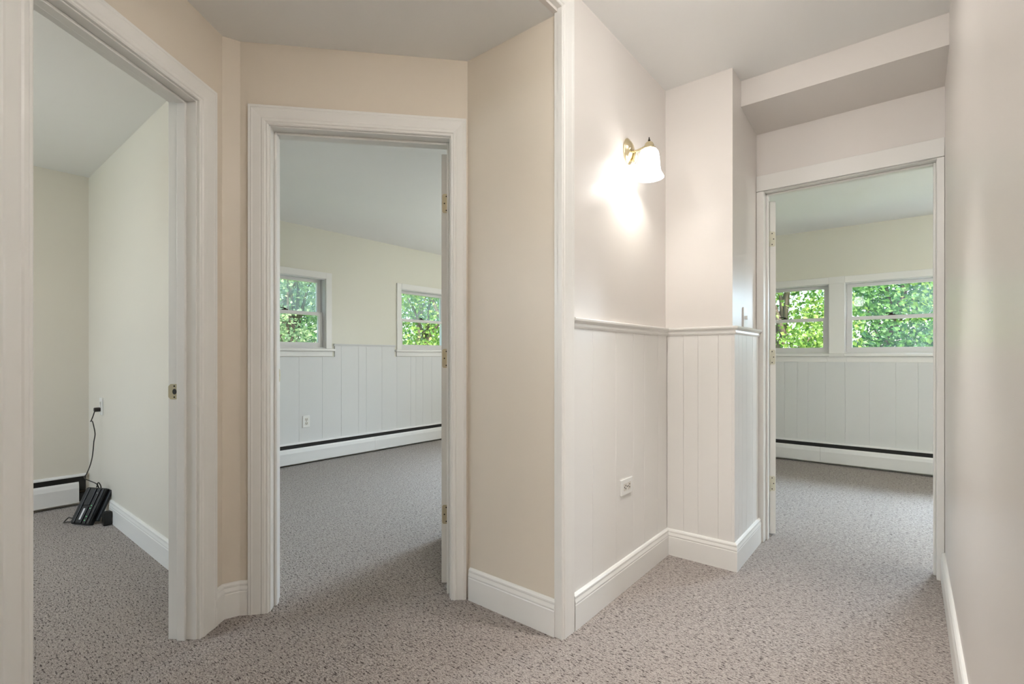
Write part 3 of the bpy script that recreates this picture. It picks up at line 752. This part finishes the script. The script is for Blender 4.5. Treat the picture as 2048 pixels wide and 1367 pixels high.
for w, u in ((0.032, 0.026), (0.032, 0.050), (0.032, 0.100), (0.032, 0.118), (0.032, 0.196)):
    Mx = Matrix.Translation(dp(w, u, 0.019)) @ Nd.to_track_quat('Z', 'Y').to_matrix().to_4x4()
    MB().lathe([(0.0028, 0.0), (0.0024, 0.0010), (0.0, 0.0012)], Mx, 8).build('status_light', M['led'] if u < 0.15 else M['sticker'], dv, smooth=True)
dbox(MB(), 0.064, 0.094, 0.028, 0.226, -0.032, -0.012).build('rear_cover', M['black'], dv, bevel=0.004)
ad = tag(MB().box(-4.012, -3.972, 0.782, 0.826, 0.002, 0.088).build('power_adapter', M['black'], None, bevel=0.005), 'small black power adapter on the carpet behind the leaning box', 'adapter')

def spline(pts, n=10):
    P = [Vector(p) for p in pts]; out = []
    P = [P[0] * 2 - P[1]] + P + [P[-1] * 2 - P[-2]]
    for i in range(1, len(P) - 2):
        for k in range(n):
            t = k / n
            out.append(0.5 * ((2 * P[i]) + (-P[i - 1] + P[i + 1]) * t + (2 * P[i - 1] - 5 * P[i] + 4 * P[i + 1] - P[i + 2]) * t * t + (-P[i - 1] + 3 * P[i] - 3 * P[i + 1] + P[i + 2]) * t ** 3))
    out.append(P[-2]); return out
cd = tag(empty('plugged_cable', (-4.33, 0.80, 0.70)), 'dark power cord hanging from the small-room outlet to the black box', 'cord')
MB().box(-4.348, -4.318, 0.802, 0.8380, 0.700, 0.728).build('plug', M['cable'], cd, bevel=0.006)
topc = dp(-0.02, 0.236, -0.004)
MB().tube(spline([(-4.333, 0.806, 0.702), (-4.337, 0.800, 0.675), (-4.352, 0.792, 0.640), (-4.360, 0.790, 0.634), (-4.345, 0.796, 0.636), (-4.330, 0.800, 0.61), (-4.318, 0.806, 0.55),
     (-4.328, 0.802, 0.50), (-4.340, 0.800, 0.44), (-4.344, 0.795, 0.385), (-4.352, 0.785, 0.33), (-4.360, 0.770, 0.28), (-4.335, 0.755, 0.255), topc + Vector((-0.02, 0, 0.02)), topc]), 0.0032, 8).build('cable', M['cable'], cd, smooth=True)
tq = dp(0.0, 0.236, -0.004)
MB().tube(spline([tq + Vector((-0.012, 0, -0.006)), tq + Vector((0.0, -0.01, 0.022)), tq + Vector((0.022, -0.008, 0.036)), tq + Vector((0.032, 0, 0.018)), tq + Vector((0.026, 0.004, -0.004))]), 0.0035, 8).build('cable_loop', M['cable'], cd, smooth=True)
lq = Vector((-4.205, 0.645, 0.006))
cl = MB().tube(spline([dp(-0.072, 0.012, 0.004), lq + Vector((0.0, 0.0, 0.010)), lq + Vector((-0.035, -0.010, 0.002)), lq + Vector((-0.03, 0.012, 0.028)), lq + Vector((0.0, 0.02, 0.030)), dp(-0.070, 0.036, 0.004)]), 0.0035, 8).build('cable_loop', M['cable'], dv, smooth=True)

# ------------------------------------------------------------------ outdoors: lawn and trees
GZ = -0.75
structure(MB().box(-40, 40, -30, 45, GZ - 0.2, GZ), 'ground', M['lawn'], 'sunlit lawn outside the windows', 'lawn')
structure(MB().box(-5.2, 2.4, -2.7, 6.2, 2.75, 2.9), 'roof', M['ceil'], 'unseen flat roof deck added to keep sun and sky out of the rooms', 'roof')

def tree(x, y, h, cr, n, leaf, label, trunk_r=0.14, low=0.5, size=0.11, seed=1, blobs=16):
    r = random.Random(seed)
    t = tag(empty('leafy_tree', (x, y, GZ)), label, 'tree', 'trees outside the windows')
    B = Vector((x, y, GZ))
    pts = [B + Vector((0, 0, -0.05))]
    for k in range(1, 7):
        pts.append(B + Vector((r.uniform(-0.06, 0.06) * k, r.uniform(-0.06, 0.06) * k, h * 0.8 * k / 6)))
    MB().tube(pts, [trunk_r * (1 - 0.12 * k) for k in range(7)], 10).build('trunk', M['bark'], t, smooth=True)
    centers = []
    for k in range(blobs):
        a = r.uniform(0, 2 * math.pi); zz = low + (h - low) * (k + 0.5) / blobs
        rad = cr * math.sqrt(max(0.1, 1 - ((zz - (low + h) / 2) / ((h - low) / 2)) ** 2)) * r.uniform(0.35, 0.85)
        c = B + Vector((math.cos(a) * rad, math.sin(a) * rad, zz)); centers.append(c)
        s0 = pts[min(5, max(1, int(zz / h * 6) - 1))]
        MB().tube([s0, (s0 + c) / 2 + Vector((0, 0, 0.12)), c], [0.045, 0.028, 0.010], 6).build('branch', M['bark'], t, smooth=True)
    vs_, fs = [], []
    for i in range(n):
        c = centers[r.randrange(len(centers))]
        d = Vector((r.gauss(0, 1), r.gauss(0, 1), r.gauss(0, 0.8)))
        p = c + d * (cr * 0.27)
        v2 = Vector((p.x - x, p.y - y))
        if v2.length > cr * 1.35:
            v2 = v2 * (cr * (1.0 + 0.35 * r.random()) / v2.length); p.x = x + v2.x; p.y = y + v2.y
        if p.z < GZ + 0.12: p.z = GZ + 0.12 + r.random() * 0.3
        q = Quaternion((r.gauss(0, 1), r.gauss(0, 1), r.gauss(0, 1), r.gauss(0, 1))).normalized()
        L_ = size * r.uniform(0.6, 1.2)
        k = len(vs_)
        for lx, ly, lz in ((0, -0.5, 0), (0.34, -0.05, 0.08), (0, 0.5, -0.05), (-0.34, -0.05, 0.08), (0, 0.0, 0)):
            vs_.append(p + q @ Vector((lx * L_, ly * L_, lz * L_)))
        fs += [(k, k + 1, k + 4), (k + 1, k + 2, k + 4), (k + 2, k + 3, k + 4), (k + 3, k, k + 4)]
    mb = MB(); mb.v = vs_; mb.f = fs
    mb.build('foliage', leaf, t, fix=False, kind='stuff')
    return t
# beyond the bedroom (seen along -X)
tree(-10.0, 5.1, 4.4, 1.35, 9000, M['leaf3'], 'silvery tree outside the left bedroom window', seed=3, size=0.10)
tree(-10.0, 8.9, 4.2, 1.35, 9000, M['leaf1'], 'bright green tree outside the right bedroom window', seed=5, size=0.11)
tree(-14.6, 7.2, 5.6, 1.9, 9000, M['leaf2'], 'tall deep green tree far behind the left bedroom window', seed=8, size=0.13)
tree(-14.6, 12.4, 5.6, 1.9, 9000, M['leaf2'], 'tall deep green tree far behind the right bedroom window', seed=9, size=0.13)
tree(-10.0, 1.3, 4.8, 1.35, 7000, M['leaf1'], 'green tree hidden by the middle door casing', seed=14, size=0.12)
# beyond the far room (seen along +Y)
tree(-2.1, 11.0, 4.2, 1.30, 9000, M['leaf1'], 'bright green tree outside the left far-room window', seed=21, size=0.10)
tree(1.5, 11.0, 4.4, 1.30, 9000, M['leaf1'], 'bright green tree at the right end of the wide far-room window', seed=23, size=0.10)
tree(-0.4, 17.6, 5.4, 2.35, 16000, M['leaf2'], 'deep green tree further back past the far-room mullion', seed=22, size=0.15)
tree(-7.0, 17.6, 5.6, 2.35, 12000, M['leaf2'], 'tall dark tree far back on the left of the far-room windows', seed=24, size=0.16)
tree(6.2, 17.6, 5.8, 2.35, 12000, M['leaf2'], 'tall dark tree far back on the right of the far-room windows', seed=25, size=0.16)
